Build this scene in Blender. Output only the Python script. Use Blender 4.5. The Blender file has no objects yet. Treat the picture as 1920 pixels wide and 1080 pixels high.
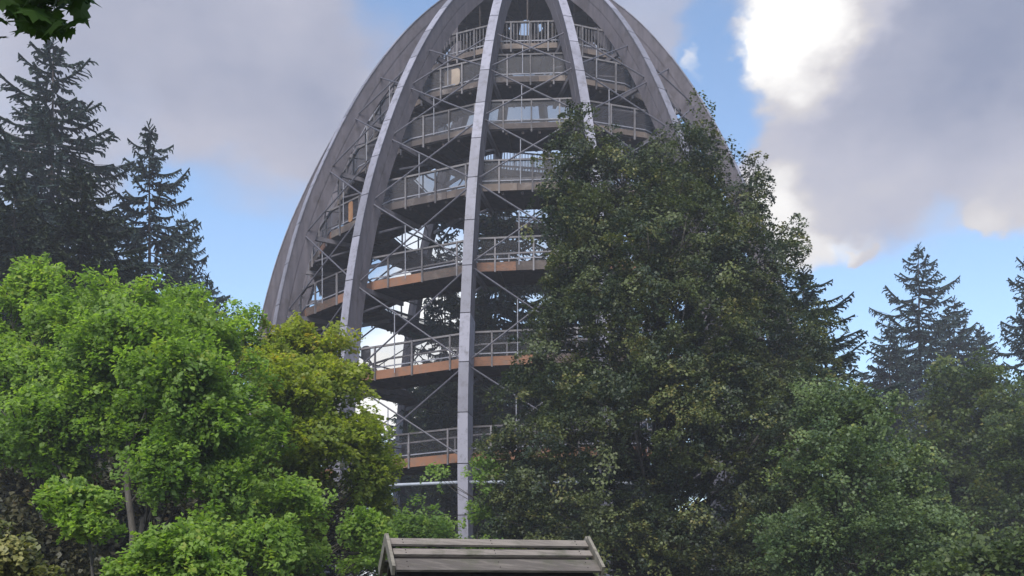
import bpy, math, random
import numpy as np
from mathutils import Vector, Matrix
R = math.radians
scene = bpy.context.scene
col = scene.collection

# ------------------------------------------------------------------ camera, sky, sun, exposure
EYE = 1.7
FPX = 1900.0          # focal length in pixels of the 1920-wide photograph
HOR = 1100.0          # row of the horizon
cam_d = bpy.data.cameras.new('camera')
cam = bpy.data.objects.new('camera', cam_d); col.objects.link(cam)
cam.location = (0, 0, EYE); cam.rotation_euler = (R(90), 0, 0)
cam_d.sensor_width = 36; cam_d.lens = 36*FPX/1920
cam_d.shift_y = (HOR-540)/1920
cam_d.clip_start = 0.05; cam_d.clip_end = 6000
scene.camera = cam
scene.view_settings.view_transform = 'Standard'
scene.view_settings.look = 'None'
scene.view_settings.gamma = 1
scene.view_settings.use_curve_mapping = False
scene.view_settings.exposure = 2.2
SKY = 0.05

SUN_AZ, SUN_EL = R(-168), R(47)     # azimuth from +Y towards +X
sun_d = bpy.data.lights.new('sun', 'SUN'); sun_d.energy = 1.5; sun_d.angle = R(40)
sun_d.color = (1.0, 0.96, 0.90)
sun = bpy.data.objects.new('sun', sun_d); col.objects.link(sun)
sdir = Vector((math.sin(SUN_AZ)*math.cos(SUN_EL), math.cos(SUN_AZ)*math.cos(SUN_EL), math.sin(SUN_EL)))
sun.rotation_euler = (-sdir).to_track_quat('-Z', 'Y').to_euler()
sun.location = sdir*100

def pdir(x, y):
    v = Vector(((x-960)/FPX, 1.0, (HOR-y)/FPX)); v.normalize(); return v

world = bpy.data.worlds.new('World'); scene.world = world; world.use_nodes = True
def build_world():
    nt = world.node_tree; N = nt.nodes; L = nt.links; N.clear()
    def new(t, **k):
        n = N.new(t)
        for a, b in k.items(): setattr(n, a, b)
        return n
    def math_(op, a, b=None, c=None, clamp=False):
        n = new('ShaderNodeMath', operation=op, use_clamp=clamp)
        for i, v in enumerate((a, b, c)):
            if v is None: continue
            if isinstance(v, (int, float)): n.inputs[i].default_value = v
            else: L.new(v, n.inputs[i])
        return n.outputs[0]
    tc = new('ShaderNodeTexCoord'); d = tc.outputs['Generated']
    sky = new('ShaderNodeTexSky', sky_type='NISHITA'); sky.sun_disc = False
    sky.sun_elevation = SUN_EL; sky.sun_rotation = SUN_AZ
    sky.air_density = 1.0; sky.dust_density = 0.4; sky.ozone_density = 2.0; sky.altitude = 800
    # warped direction so that cloud edges are ragged
    def noise(scale, detail, rough, vec=d, off=0.0):
        n = new('ShaderNodeTexNoise'); n.inputs['Scale'].default_value = scale
        n.inputs['Detail'].default_value = detail; n.inputs['Roughness'].default_value = rough
        m = new('ShaderNodeMapping'); m.inputs['Location'].default_value = (off, off*0.7, off*1.3)
        m.inputs['Scale'].default_value = (1, 1, 1.5)
        L.new(vec, m.inputs['Vector']); L.new(m.outputs[0], n.inputs['Vector'])
        return n
    w1 = noise(5, 4, 0.55)
    sub = new('ShaderNodeVectorMath', operation='SUBTRACT'); sub.inputs[1].default_value = (.5, .5, .5)
    L.new(w1.outputs['Color'], sub.inputs[0])
    scl = new('ShaderNodeVectorMath', operation='SCALE'); scl.inputs['Scale'].default_value = 0.11
    L.new(sub.outputs[0], scl.inputs[0])
    add = new('ShaderNodeVectorMath', operation='ADD'); L.new(d, add.inputs[0]); L.new(scl.outputs[0], add.inputs[1])
    w2 = noise(19, 5, 0.6, off=5.7)
    sub2 = new('ShaderNodeVectorMath', operation='SUBTRACT'); sub2.inputs[1].default_value = (.5, .5, .5); L.new(w2.outputs['Color'], sub2.inputs[0])
    scl2 = new('ShaderNodeVectorMath', operation='SCALE'); scl2.inputs['Scale'].default_value = 0.05; L.new(sub2.outputs[0], scl2.inputs[0])
    add2 = new('ShaderNodeVectorMath', operation='ADD'); L.new(add.outputs[0], add2.inputs[0]); L.new(scl2.outputs[0], add2.inputs[1])
    nrm = new('ShaderNodeVectorMath', operation='NORMALIZE'); L.new(add2.outputs[0], nrm.inputs[0])
    dw = nrm.outputs[0]
    def blob(x, y, rpx, w, soft=0.5, vec=dw):
        dp = new('ShaderNodeVectorMath', operation='DOT_PRODUCT')
        L.new(vec, dp.inputs[0]); dp.inputs[1].default_value = pdir(x, y)
        dep = pdir(x, y).y
        a = rpx/FPX*dep
        mr = new('ShaderNodeMapRange', interpolation_type='SMOOTHSTEP')
        mr.inputs['From Min'].default_value = math.cos(a*(1+soft)); mr.inputs['From Max'].default_value = math.cos(a*max(0.02, 1-soft))
        mr.inputs['To Max'].default_value = w
        L.new(dp.outputs['Value'], mr.inputs['Value'])
        return mr.outputs[0]
    def total(lst):
        s = lst[0]
        for q in lst[1:]: s = math_('ADD', s, q)
        return s
    pos = total([blob(1740, 180, 320, .60, .4), blob(1560, 370, 130, .45, .6), blob(1900, 110, 260, .45), blob(1530, 70, 110, .42, .55), blob(1470, 405, 50, .45, .6),
                 blob(300, 130, 360, .5, .4), blob(580, 230, 200, .36, .6), blob(1230, 30, 120, .26, .7),
                 blob(1325, 95, 16, .45, .8), blob(1380, 62, 18, .25, .8), blob(1610, 488, 13, .34, .9), blob(1545, 500, 26, .25, .8), blob(1862, 428, 26, .35, .8), blob(1910, 395, 60, .3, .8),
                 blob(740, 640, 150, .4), blob(710, 740, 60, .4)])
    neg = total([blob(1365, 190, 90, .6, .5), blob(1350, 60, 50, .3, .6), blob(1740, 560, 215, .62, .35), blob(470, 500, 190, .6, .6), blob(640, 10, 140, .22, .8)])
    base = noise(2.2, 8, 0.6, off=3.1)
    fld = math_('ADD', math_('SUBTRACT', math_('ADD', base.outputs['Fac'], pos), neg), -0.12)
    cm = new('ShaderNodeMapRange', interpolation_type='SMOOTHSTEP')
    cm.inputs['From Min'].default_value = 0.30; cm.inputs['From Max'].default_value = 0.84
    L.new(fld, cm.inputs['Value'])
    # brightness of the cloud: grey bodies, thin lit rims and the glow by the hidden sun
    glow = total([blob(1500, 45, 78, .62, .95), blob(1480, 20, 60, .25, .9), blob(1620, -30, 60, .3, .95), blob(1465, 400, 55, .42, .95), blob(1880, 360, 130, .18, .9), blob(1325, 95, 30, .5, .5), blob(1520, 250, 150, .12, .9),
                  blob(1540, 498, 40, .35, .8), blob(1862, 428, 30, .12, .8), blob(1610, 488, 25, .2, .8), blob(700, 745, 95, .9, .8), blob(790, 650, 200, .5, .8), blob(960, 420, 200, .5, .9)])
    dim = blob(1780, 110, 190, .2, .9)
    det = noise(3.0, 6, 0.55, off=8.3); det2 = noise(14.0, 6, 0.6, off=1.3)
    dd = math_('ADD', math_('MULTIPLY', math_('SUBTRACT', det.outputs['Fac'], 0.5), .8), math_('MULTIPLY', math_('SUBTRACT', det2.outputs['Fac'], 0.5), .22))
    shade = math_('ADD', math_('ADD', math_('SUBTRACT', dd, dim), 0.27), glow, clamp=True)
    ramp = new('ShaderNodeValToRGB'); L.new(shade, ramp.inputs[0])
    K = 1/SKY/(2**scene.view_settings.exposure)
    e = ramp.color_ramp.elements
    e[0].position = 0.0; e[0].color = (.29*K, .33*K, .46*K, 1)
    e[1].position = 1.0; e[1].color = (1.25*K, 1.23*K, 1.18*K, 1)
    m = ramp.color_ramp.elements.new(.3); m.color = (.52*K, .53*K, .63*K, 1)
    m = ramp.color_ramp.elements.new(.55); m.color = (.70*K, .68*K, .70*K, 1)
    blue = new('ShaderNodeMix', data_type='RGBA', blend_type='MULTIPLY'); blue.inputs['Factor'].default_value = 1
    L.new(sky.outputs[0], blue.inputs['A']); blue.inputs['B'].default_value = (1.08, 1.07, 1.02, 1)
    mix = new('ShaderNodeMix', data_type='RGBA'); L.new(cm.outputs[0], mix.inputs['Factor'])
    L.new(blue.outputs['Result'], mix.inputs['A']); L.new(ramp.outputs[0], mix.inputs['B'])
    bg = new('ShaderNodeBackground'); bg.inputs['Strength'].default_value = SKY
    L.new(mix.outputs['Result'], bg.inputs['Color'])
    out = new('ShaderNodeOutputWorld'); L.new(bg.outputs[0], out.inputs['Surface'])
build_world()

# ------------------------------------------------------------------ helpers
def at(x, y, Y):
    return np.array(((x-960)/FPX*Y, Y, EYE+(HOR-y)/FPX*Y))

def tag(o, label=None, cat=None, group=None, kind=None):
    if label: o['label'] = label
    if cat: o['category'] = cat
    if group: o['group'] = group
    if kind: o['kind'] = kind
    return o

def empty(name, loc):
    o = bpy.data.objects.new(name, None); col.objects.link(o); o.location = loc
    o.empty_display_size = 0.3
    return o

def link(name, me, parent=None):
    o = bpy.data.objects.new(name, me); col.objects.link(o)
    if parent: o.parent = parent
    return o

def mesh_np(name, V, F, m, tint=None, smooth=False):
    """V (n,3), F (k,4) or (k,3) arrays or ragged list"""
    me = bpy.data.meshes.new(name)
    if isinstance(F, np.ndarray):
        k, s = F.shape
        me.vertices.add(len(V)); me.vertices.foreach_set('co', np.asarray(V, np.float32).ravel())
        me.loops.add(k*s); me.loops.foreach_set('vertex_index', F.astype(np.int32).ravel())
        me.polygons.add(k); me.polygons.foreach_set('loop_start', np.arange(0, k*s, s, dtype=np.int32))
        me.update(calc_edges=True)
    else:
        me.from_pydata([tuple(map(float, v)) for v in V], [], [tuple(map(int, f)) for f in F]); me.update()
    if tint is not None:
        a = me.attributes.new('tint', 'FLOAT', 'POINT'); a.data.foreach_set('value', np.asarray(tint, np.float32))
    if m: me.materials.append(m)
    if smooth: me.polygons.foreach_set('use_smooth', np.ones(len(me.polygons), bool))
    return me

class MB:
    def __init__(s): s.v = []; s.f = []
    def box(s, c, ax, ay, az):
        c, ax, ay, az = map(np.asarray, (c, ax, ay, az)); b = len(s.v)
        for i in (-1, 1):
            for j in (-1, 1):
                for k in (-1, 1): s.v.append(c+i*ax+j*ay+k*az)
        for f in ((0,1,3,2),(4,6,7,5),(0,4,5,1),(2,3,7,6),(0,2,6,4),(1,5,7,3)): s.f.append(tuple(b+q for q in f))
        return s
    def hexa(s, p):      # p: 8 points, bottom quad then top quad
        b = len(s.v); s.v += [np.asarray(q, float) for q in p]
        for f in ((3,2,1,0),(4,5,6,7),(0,1,5,4),(1,2,6,5),(2,3,7,6),(3,0,4,7)): s.f.append(tuple(b+q for q in f))
        return s
    def bar(s, a, b, w, h, up=(0,0,1)):
        a, b = np.asarray(a, float), np.asarray(b, float); d = b-a; L = np.linalg.norm(d); d /= L
        side = np.cross(d, up); side /= np.linalg.norm(side)+1e-9; u = np.cross(side, d)
        return s.box((a+b)/2, d*L/2, side*w/2, u*h/2)
    def tube(s, pts, rad, n=6, cap=True):
        pts = [np.asarray(p, float) for p in pts]
        if not hasattr(rad, '__len__'): rad = [rad]*len(pts)
        b = len(s.v)
        t0 = pts[1]-pts[0]; ref = np.array((1., 0, 0)) if abs(t0[2]) > .7*np.linalg.norm(t0) else np.array((0, 0, 1.))
        for i, p in enumerate(pts):
            t = pts[min(i+1, len(pts)-1)]-pts[max(i-1, 0)]; t = t/(np.linalg.norm(t)+1e-9)
            u = np.cross(ref, t); u /= np.linalg.norm(u)+1e-9; v = np.cross(t, u)
            for k in range(n):
                a = 2*math.pi*k/n; s.v.append(p+rad[i]*(math.cos(a)*u+math.sin(a)*v))
        for i in range(len(pts)-1):
            for k in range(n):
                k2 = (k+1) % n
                s.f.append((b+i*n+k, b+i*n+k2, b+(i+1)*n+k2, b+(i+1)*n+k))
        if cap:
            s.f.append(tuple(b+k for k in range(n))[::-1]); s.f.append(tuple(b+(len(pts)-1)*n+k for k in range(n)))
        return s
    def build(s, name, m, parent=None, smooth=False):
        return link(name, mesh_np(name, s.v, s.f, m, smooth=smooth), parent)

# ------------------------------------------------------------------ materials
def mat(name, col_a, col_b=None, rough=.7, scale=4.0, stretch=(1,1,1), bump=0.0, rand=0.0, spec=.3, wear=None, coord='Object', detail=6):
    m = bpy.data.materials.new(name); m.use_nodes = True; nt = m.node_tree; N = nt.nodes; L = nt.links
    bs = N['Principled BSDF']; bs.inputs['Roughness'].default_value = rough
    bs.inputs['Specular IOR Level'].default_value = spec
    col_b = col_b or col_a
    tc = N.new('ShaderNodeTexCoord'); mp = N.new('ShaderNodeMapping'); mp.inputs['Scale'].default_value = stretch
    L.new(tc.outputs[coord], mp.inputs['Vector'])
    no = N.new('ShaderNodeTexNoise'); no.inputs['Scale'].default_value = scale; no.inputs['Detail'].default_value = detail; no.inputs['Roughness'].default_value = .62
    L.new(mp.outputs[0], no.inputs['Vector'])
    cr = N.new('ShaderNodeValToRGB'); cr.color_ramp.elements[0].position = .32; cr.color_ramp.elements[1].position = .7
    cr.color_ramp.elements[0].color = (*col_a, 1); cr.color_ramp.elements[1].color = (*col_b, 1)
    fac = no.outputs['Fac']
    if rand:
        oi = N.new('ShaderNodeObjectInfo'); mm = N.new('ShaderNodeMath'); mm.operation = 'MULTIPLY_ADD'
        mm.inputs[1].default_value = rand; L.new(oi.outputs['Random'], mm.inputs[0])
        s2 = N.new('ShaderNodeMath'); s2.operation = 'SUBTRACT'; s2.inputs[1].default_value = rand/2
        L.new(fac, s2.inputs[0]); L.new(s2.outputs[0], mm.inputs[2]); fac = mm.outputs[0]
    L.new(fac, cr.inputs[0]); out = cr.outputs[0]
    if wear:
        n2 = N.new('ShaderNodeTexNoise'); n2.inputs['Scale'].default_value = wear[1]; n2.inputs['Detail'].default_value = 8; n2.inputs['Roughness'].default_value = .7
        L.new(tc.outputs[coord], n2.inputs['Vector'])
        r2 = N.new('ShaderNodeMapRange'); r2.inputs['From Min'].default_value = .5; r2.inputs['From Max'].default_value = .72; r2.inputs['To Max'].default_value = wear[2]
        L.new(n2.outputs['Fac'], r2.inputs['Value'])
        mx = N.new('ShaderNodeMix'); mx.data_type = 'RGBA'; L.new(r2.outputs[0], mx.inputs['Factor']); L.new(out, mx.inputs['A']); mx.inputs['B'].default_value = (*wear[0], 1)
        out = mx.outputs['Result']
    L.new(out, bs.inputs['Base Color'])
    if bump:
        bp = N.new('ShaderNodeBump'); bp.inputs['Strength'].default_value = bump; bp.inputs['Distance'].default_value = .02
        L.new(no.outputs['Fac'], bp.inputs['Height']); L.new(bp.outputs[0], bs.inputs['Normal'])
    return m

M = {}
M['cladding'] = mat('weathered_zinc_cladding', (.135,.132,.16), (.195,.19,.23), .6, 2.2, (1,1,.15), rand=.8, wear=((.075,.07,.08), 3.0, .9))
M['glulam'] = mat('grey_glulam_timber', (.062,.056,.068), (.105,.093,.108), .8, 3.0, (1,1,.12), bump=.3, wear=((.045,.038,.038), 1.6, .85))
M['fascia'] = mat('larch_fascia', (.055,.042,.037), (.185,.088,.050), .75, 4.0, (1,1,4), rand=.8, bump=.25, wear=((.115,.092,.08), 2.6, .85))
M['fascia_grey'] = mat('glare_veiled_larch_fascia', (.062,.050,.048), (.125,.096,.080), .8, 2.0, rand=.7, bump=.25, wear=((.24,.21,.20), 1.5, .6))  # greyer tone puts the glare veil over the upper boards into their colour
M['deck'] = mat('dark_deck_timber', (.030,.024,.024), (.075,.058,.05), .85, 3.0, bump=.3)
M['beam'] = mat('dark_steel_beam', (.075,.07,.08), (.12,.11,.125), .6, 3)
M['steel'] = mat('galvanised_steel', (.13,.13,.155), (.21,.21,.245), .5, 6)
M['brace'] = mat('dull_steel_brace', (.05,.05,.062), (.085,.08,.10), .6, 6)
M['rail'] = mat('handrail_timber', (.07,.064,.068), (.135,.125,.13), .7, 3, rand=.5)
M['post'] = mat('post_timber', (.065,.06,.065), (.15,.14,.15), .7, 3, rand=.6)
M['pale_steel'] = mat('pale_blue_pipe', (.20,.22,.26), (.27,.29,.34), .5, 3)
M['bark'] = mat('grey_bark', (.030,.027,.024), (.085,.076,.066), .9, 9, (1,1,.25), bump=.8)
M['bark_dark'] = mat('spruce_bark', (.035,.028,.026), (.085,.066,.058), .9, 8, (1,1,.3), bump=.8)
M['roof_board'] = mat('weathered_roof_board', (.066,.057,.051), (.155,.134,.118), .85, 3.2, (.25,6,6), bump=.7, rand=.5, wear=((.040,.046,.022), 3.4, .8))
M['barge'] = mat('weathered_barge_board', (.09,.082,.068), (.19,.17,.14), .85, 6, (1,6,1), bump=.5)
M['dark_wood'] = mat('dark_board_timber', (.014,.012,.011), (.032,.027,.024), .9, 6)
M['tan_board'] = mat('tan_display_board', (.24,.19,.155), (.31,.25,.20), .7, 3)
M['orange_board'] = mat('orange_brown_board', (.24,.12,.06), (.33,.18,.09), .7, 3)
M['black_sign'] = mat('charcoal_sign', (.035,.035,.042), (.06,.06,.07), .6, 3)
M['ground'] = mat('forest_floor', (.045,.055,.02), (.085,.075,.04), .95, 2.2, bump=.6, wear=((.03,.05,.012), 12, .7))

def net_mat(f):
    m = bpy.data.materials.new('fine_wire_net'); m.use_nodes = True; nt = m.node_tree; N = nt.nodes; L = nt.links
    bs = N['Principled BSDF']; bs.inputs['Base Color'].default_value = (.032,.029,.036,1); bs.inputs['Roughness'].default_value = .6
    tr = N.new('ShaderNodeBsdfTransparent'); mx = N.new('ShaderNodeMixShader'); mx.inputs[0].default_value = f
    L.new(tr.outputs[0], mx.inputs[1]); L.new(bs.outputs[0], mx.inputs[2])
    L.new(mx.outputs[0], N['Material Output'].inputs['Surface'])
    return m
M['net'] = net_mat(.58); M['net_thin'] = net_mat(.22)

def leaf_mat(name, dark, light, accent=None, acc_amt=0.0, trans=.35, rough=.5, tscale=1.0):
    """leaf colour from per-leaf random and the clump's tint"""
    m = bpy.data.materials.new(name); m.use_nodes = True; nt = m.node_tree; N = nt.nodes; L = nt.links
    bs = N['Principled BSDF']; bs.inputs['Roughness'].default_value = rough; bs.inputs['Specular IOR Level'].default_value = .3
    ge = N.new('ShaderNodeNewGeometry'); at_ = N.new('ShaderNodeAttribute'); at_.attribute_name = 'tint'
    ma = N.new('ShaderNodeMath'); ma.operation = 'MULTIPLY_ADD'; ma.inputs[1].default_value = .38
    L.new(ge.outputs['Random Per Island'], ma.inputs[0])
    hb = N.new('ShaderNodeMath'); hb.operation = 'MULTIPLY_ADD'; hb.inputs[1].default_value = .75; hb.inputs[2].default_value = -.12
    L.new(at_.outputs['Fac'], hb.inputs[0]); L.new(hb.outputs[0], ma.inputs[2])
    cr = N.new('ShaderNodeValToRGB'); e = cr.color_ramp.elements
    e[0].position = .05; e[0].color = (*dark, 1); e[1].position = .85; e[1].color = (*light, 1)
    if accent:
        q = e.new(.97); q.color = (*accent, 1)
    L.new(ma.outputs[0], cr.inputs[0])
    L.new(cr.outputs[0], bs.inputs['Base Color'])
    tl = N.new('ShaderNodeBsdfTranslucent')
    hs = N.new('ShaderNodeMix'); hs.data_type = 'RGBA'; hs.blend_type = 'MULTIPLY'; hs.inputs['Factor'].default_value = 1
    L.new(cr.outputs[0], hs.inputs['A']); hs.inputs['B'].default_value = (1.5, 1.6, .7, 1)
    L.new(hs.outputs['Result'], tl.inputs['Color'])
    mx = N.new('ShaderNodeMixShader'); mx.inputs[0].default_value = trans
    L.new(bs.outputs[0], mx.inputs[1]); L.new(tl.outputs[0], mx.inputs[2]); L.new(mx.outputs[0], N['Material Output'].inputs['Surface'])
    return m
LM = {}
LM['maple'] = leaf_mat('bright_maple_leaf', (.10,.175,.034), (.20,.295,.055), (.25,.30,.05), trans=.55)
LM['maple_yellow'] = leaf_mat('yellowing_maple_leaf', (.13,.18,.027), (.245,.27,.036), (.30,.225,.03), trans=.55)
LM['beech'] = leaf_mat('olive_beech_leaf', (.016,.028,.013), (.088,.105,.034), (.13,.115,.035), trans=.25)
LM['maple_cool'] = leaf_mat('cool_maple_leaf', (.036,.064,.026), (.12,.165,.062), (.16,.18,.045), trans=.35)
LM['dim'] = leaf_mat('dull_forest_leaf', (.030,.050,.018), (.09,.12,.032), (.13,.12,.03), trans=.4)
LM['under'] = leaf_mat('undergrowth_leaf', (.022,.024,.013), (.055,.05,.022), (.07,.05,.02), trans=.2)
LM['olive_bush'] = leaf_mat('olive_bush_leaf', (.06,.075,.02), (.19,.18,.06), (.22,.2,.07), trans=.3)
LM['hedge'] = leaf_mat('green_thicket_leaf', (.07,.135,.03), (.16,.24,.05), (.19,.25,.05), trans=.5)
LM['spruce'] = leaf_mat('spruce_needles', (.014,.028,.028), (.038,.060,.052), trans=.12, rough=.6)
LM['spruce_green'] = leaf_mat('fir_needles', (.010,.020,.010), (.033,.044,.020), trans=.12, rough=.6)
LM['near'] = leaf_mat('hanging_maple_leaf', (.014,.028,.008), (.05,.10,.015), trans=.25)

# ------------------------------------------------------------------ setting
g = MB(); g.v = [(-900,-300,0),(900,-300,0),(900,1500,0),(-900,1500,0)]; g.f = [(0,1,2,3)]
tag(g.build('ground', M['ground']), kind='structure')

# ------------------------------------------------------------------ the egg-shaped tower
TD = 67.0
TC = ((986-960)/FPX*TD, TD)
PROF = np.array([(-1.7,17.75),(0,17.9),(3,18.05),(6,18.15),(9,18.1),(12,17.8),(15.8,17.2),(17.,16.95),(19.8,16.25),(22.4,15.4),(23.9,14.76),(26.3,13.7),(29.4,12.1),(32.1,10.4),(34.7,8.45),(37,6.15),(38.5,4.5),(40.2,2.6),(41.3,1.2)])
_hh = np.linspace(-1.7, 41.3, 300); _rr = np.interp(_hh, PROF[:,0], PROF[:,1])
for _ in range(2):
    _k = np.ones(15)/15; _p = np.pad(_rr, 7, mode='reflect', reflect_type='odd'); _rr = np.convolve(_p, _k, 'valid')
def rout(h): return float(np.interp(h, _hh, _rr))
def rnorm(h):
    dr = rout(h+.4)-rout(h-.4); n = np.array((.8, -dr)); return n/np.linalg.norm(n)     # (radial, up) outward normal
DECK_T = np.arange(0, 10); DECK_H = np.array([2.0, 6.8, 11.6, 16.7, 21.35, 25.3, 28.7, 31.5, 33.8, 35.7])
def deck_h(n):
    n = min(max(n, 0), 9); i = min(int(n), 8); f = n-i
    p = lambda j: DECK_H[j] if 0 <= j <= 9 else (2*DECK_H[0]-DECK_H[1] if j < 0 else 2*DECK_H[9]-DECK_H[8])
    a, b, c, d = p(i-1), p(i), p(i+1), p(i+2)
    return float(.5*(2*b+(c-a)*f+(2*a-5*b+4*c-d)*f*f+(3*b-a-3*c+d)*f**3))
PH0 = -10.5; STEP = 22.5
def ribd(h): return float(np.interp(h, (12, 30), (1.05, 1.22)))
RIBW = .42
def cyl(r, phi, h): a = R(phi); return np.array((r*math.sin(a), -r*math.cos(a), h+EYE))

tower = empty('observation_tower', (TC[0], TC[1], 0))
tag(tower, 'tall egg-shaped timber lookout tower with curved grey ribs and a spiral walkway inside', 'tower')

def rib_mesh():
    hs = [-1.7]+list(np.linspace(0, 41.0, 34)); V = []; F = []
    w = RIBW/2; n = 12
    for h in hs:
        nr = rnorm(h); r0 = rout(h); D_ = ribd(h); g0 = -.48*D_; g1 = g0-.06
        for (dd, ww) in ((0,w),(g0,w),(g0,w-.025),(g1,w-.025),(g1,w),(-D_,w),(-D_,-w),(g1,-w),(g1,-w+.025),(g0,-w+.025),(g0,-w),(0,-w)): V.append((ww, -(r0+dd*nr[0]), h+EYE+dd*nr[1]))
    for i in range(len(hs)-1):
        for k in range(n):
            k2 = (k+1) % n; F.append((i*n+k, i*n+k2, (i+1)*n+k2, (i+1)*n+k))
    F.append(tuple(range(n))); F.append(tuple((len(hs)-1)*n+k for k in range(n))[::-1])
    return mesh_np('rib', V, F, M['glulam'])
rib_me = rib_mesh()
# cladding panels along the rib's outer face
arc = [-1.5]; h = -1.5
hh = np.linspace(-1.5, 40.8, 600); rr = np.array([rout(q) for q in hh]); ds = np.concatenate(([0], np.cumsum(np.hypot(np.diff(hh), np.diff(rr)))))
NP = int(ds[-1]//2.45); cuts = np.interp(np.linspace(0, ds[-1], NP+1), ds, hh)
panel_mes = []
for k in range(NP):
    V = []; F = []; a, b = cuts[k]+.022, cuts[k+1]-.022
    for h in np.linspace(a, b, 4):
        nr = rnorm(h); r0 = rout(h)
        prof = ((.004,.25),(.05,.25),(.05,-.25),(.004,-.25))
        if b < 15.6: prof = ((.004,.215),(-ribd(h)-.01,.215),(-ribd(h)-.01,.255),(.05,.255),(.05,-.255),(-ribd(h)-.01,-.255),(-ribd(h)-.01,-.215),(.004,-.215))
        m_ = len(prof)
        for (dd, ww) in prof: V.append((ww, -(r0+dd*nr[0]), h+EYE+dd*nr[1]))
    for i in range(3):
        for q in range(m_): F.append((i*m_+q, i*m_+(q+1) % m_, (i+1)*m_+(q+1) % m_, (i+1)*m_+q))
    F += [tuple(range(m_)), tuple(range(3*m_, 4*m_))[::-1]]
    panel_mes.append(mesh_np('cladding_panel', V, F, M['cladding']))
for k in range(16):
    phi = PH0+STEP*k
    rb = link('rib', rib_me, tower); rb.rotation_euler = (0, 0, R(phi))
    for pm in panel_mes: link('cladding_panel', pm, rb)

# walkway, one section for every bay
NB = 7*16+6
def node(i):
    phi = PH0+STEP*(i+1); h = deck_h(phi/360.0); ro = rout(h)-ribd(h)/max(.6, rnorm(h)[0])-float(np.interp(h, (10, 22), (.25, 1.0)))
    return phi, h, ro
rng = random.Random(5)
rear = MB(); picks = MB()
for i in range(NB):
    p0, h0, r0 = node(i); p1, h1, r1 = node(i+1)
    wd = min(2.5, r0*.33)
    O0, O1 = cyl(r0, p0, h0), cyl(r1, p1, h1); I0, I1 = cyl(r0-wd, p0, h0), cyl(r1-wd, p1, h1)
    up = np.array((0, 0, 1.)); pm = ((p0+p1)/2+180) % 360-180
    sec = MB().hexa([O0-up*.34, O1-up*.34, I1-up*.34, I0-up*.34, O0-up*.02, O1-up*.02, I1-up*.02, I0-up*.02])
    for s in (.2, .4, .6, .8):      # joists
        a = O0+(O1-O0)*s-up*.42; b = I0+(I1-I0)*s-up*.42; a = a+(b-a)*.04
        sec.bar(a, b, .14, .17)
    sec.bar(I0-up*.23, I1-up*.23, .10, .44)
    ro_ = sec.build('ramp_section', M['deck'], tower)
    out = (O0+O1)/2; out = np.array((out[0], out[1], 0)); out /= np.linalg.norm(out)
    FH = float(np.interp(h0, (17, 25), (.46, .30)))
    fm = M['fascia'] if h0 < 18.5+rng.uniform(-2, 2) else M['fascia_grey']
    cut = rng.choice((.35, .5, .5, .62))
    for (a, b) in ((0, cut-.002), (cut+.002, 1)):
        A = O0+(O1-O0)*a+out*.045-up*(FH/2-.03); B = O0+(O1-O0)*b+out*.045-up*(FH/2-.03)
        MB().bar(A, B, .07, FH).build('fascia_board', fm, ro_)
    picket_zone = h0 > 29.6
    RH = 1.28
    hr = MB().bar(O0+up*RH+out*.02, O1+up*RH+out*.02, .13, .09); hr.build('handrail', M['rail'], ro_)
    MB().bar(O0+up*.20+out*.02, O1+up*.20+out*.02, .05, .06).build('bottom_rail', M['steel'], ro_)
    for s in (1/6, .5, 5/6):
        P = O0+(O1-O0)*s+out*.125
        tgt = MB() if abs(pm) < 92 else rear
        tgt.bar(P-up*.5, P+up*(RH+.0), .085, .085, up=out)
        if tgt is not rear: tgt.build('railing_post', M['post'], ro_)
    if picket_zone:
        n = 16
        for q in range(n):
            P = O0+(O1-O0)*((q+.5)/n)+out*.02; picks.bar(P+up*.05, P+up*1.24, .05, .05, up=out)
    else:
        n = MB(); a, b = O0+out*.02, O1+out*.02; n.v = [a+up*.05, b+up*.05, b+up*1.24, a+up*1.24]; n.f = [(0,1,2,3)]
        n.build('net_panel', M['net'] if h0 > 17 else M['net_thin'], ro_)
    inn = MB().bar(I0+up*RH, I1+up*RH, .11, .08).bar(I0+up*.2, I1+up*.2, .05, .06)
    for s in (.25, .75): P = I0+(I1-I0)*s; inn.bar(P-up*.4, P+up*RH, .085, .085, up=out)
    if picket_zone:
        for q in range(12):
            P = I0+(I1-I0)*((q+.5)/12); inn.bar(P+up*.05, P+up*1.24, .05, .05, up=out)
    inn.build('inner_railing', M['post'], ro_)
    # radial beam under the deck, from the rib to the inner edge
    A = cyl(r0+1.2, p0, h0-.56); B = cyl(r0-wd, p0, h0-.56)
    MB().bar(A, B, .18, .24).build('cross_beam', M['beam'], tower)
    # short struts from rib down under the deck
    MB().tube([cyl(r0+1.1, p0, h0-1.9), cyl(r0-wd*.6, p0, h0-.7)], .06, 5).build('strut', M['beam'], tower)
    if i >= 15:
        _, hb0, _ = node(i-16); _, hb1, _ = node(i-15)
        e = .55
        rr_ = lambda hq: rout(hq)-e
        a0, a1 = cyl(rr_(h0-.5), p0, h0-.5), cyl(rr_(hb1-.4), p1, hb1-.4)
        b0, b1 = cyl(rr_(h1-.5), p1, h1-.5), cyl(rr_(hb0-.4), p0, hb0-.4)
        MB().tube([a0, a1], .045, 6).build('brace', M['brace'], tower)
        MB().tube([b0, b1], .045, 6).build('brace', M['brace'], tower)
        Q = a0+(a1-a0)*.36; fr = .36
        hd = hb0+(hb1-hb0)*fr
        MB().tube([Q, (Q[0], Q[1], hd+EYE-.3)], .030, 5).build('hanger_rod', M['steel'], tower)
tag(rear.build('railing_post', M['post'], tower), kind='stuff')
tag(picks.build('baluster', M['post'], tower), kind='stuff')
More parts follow.
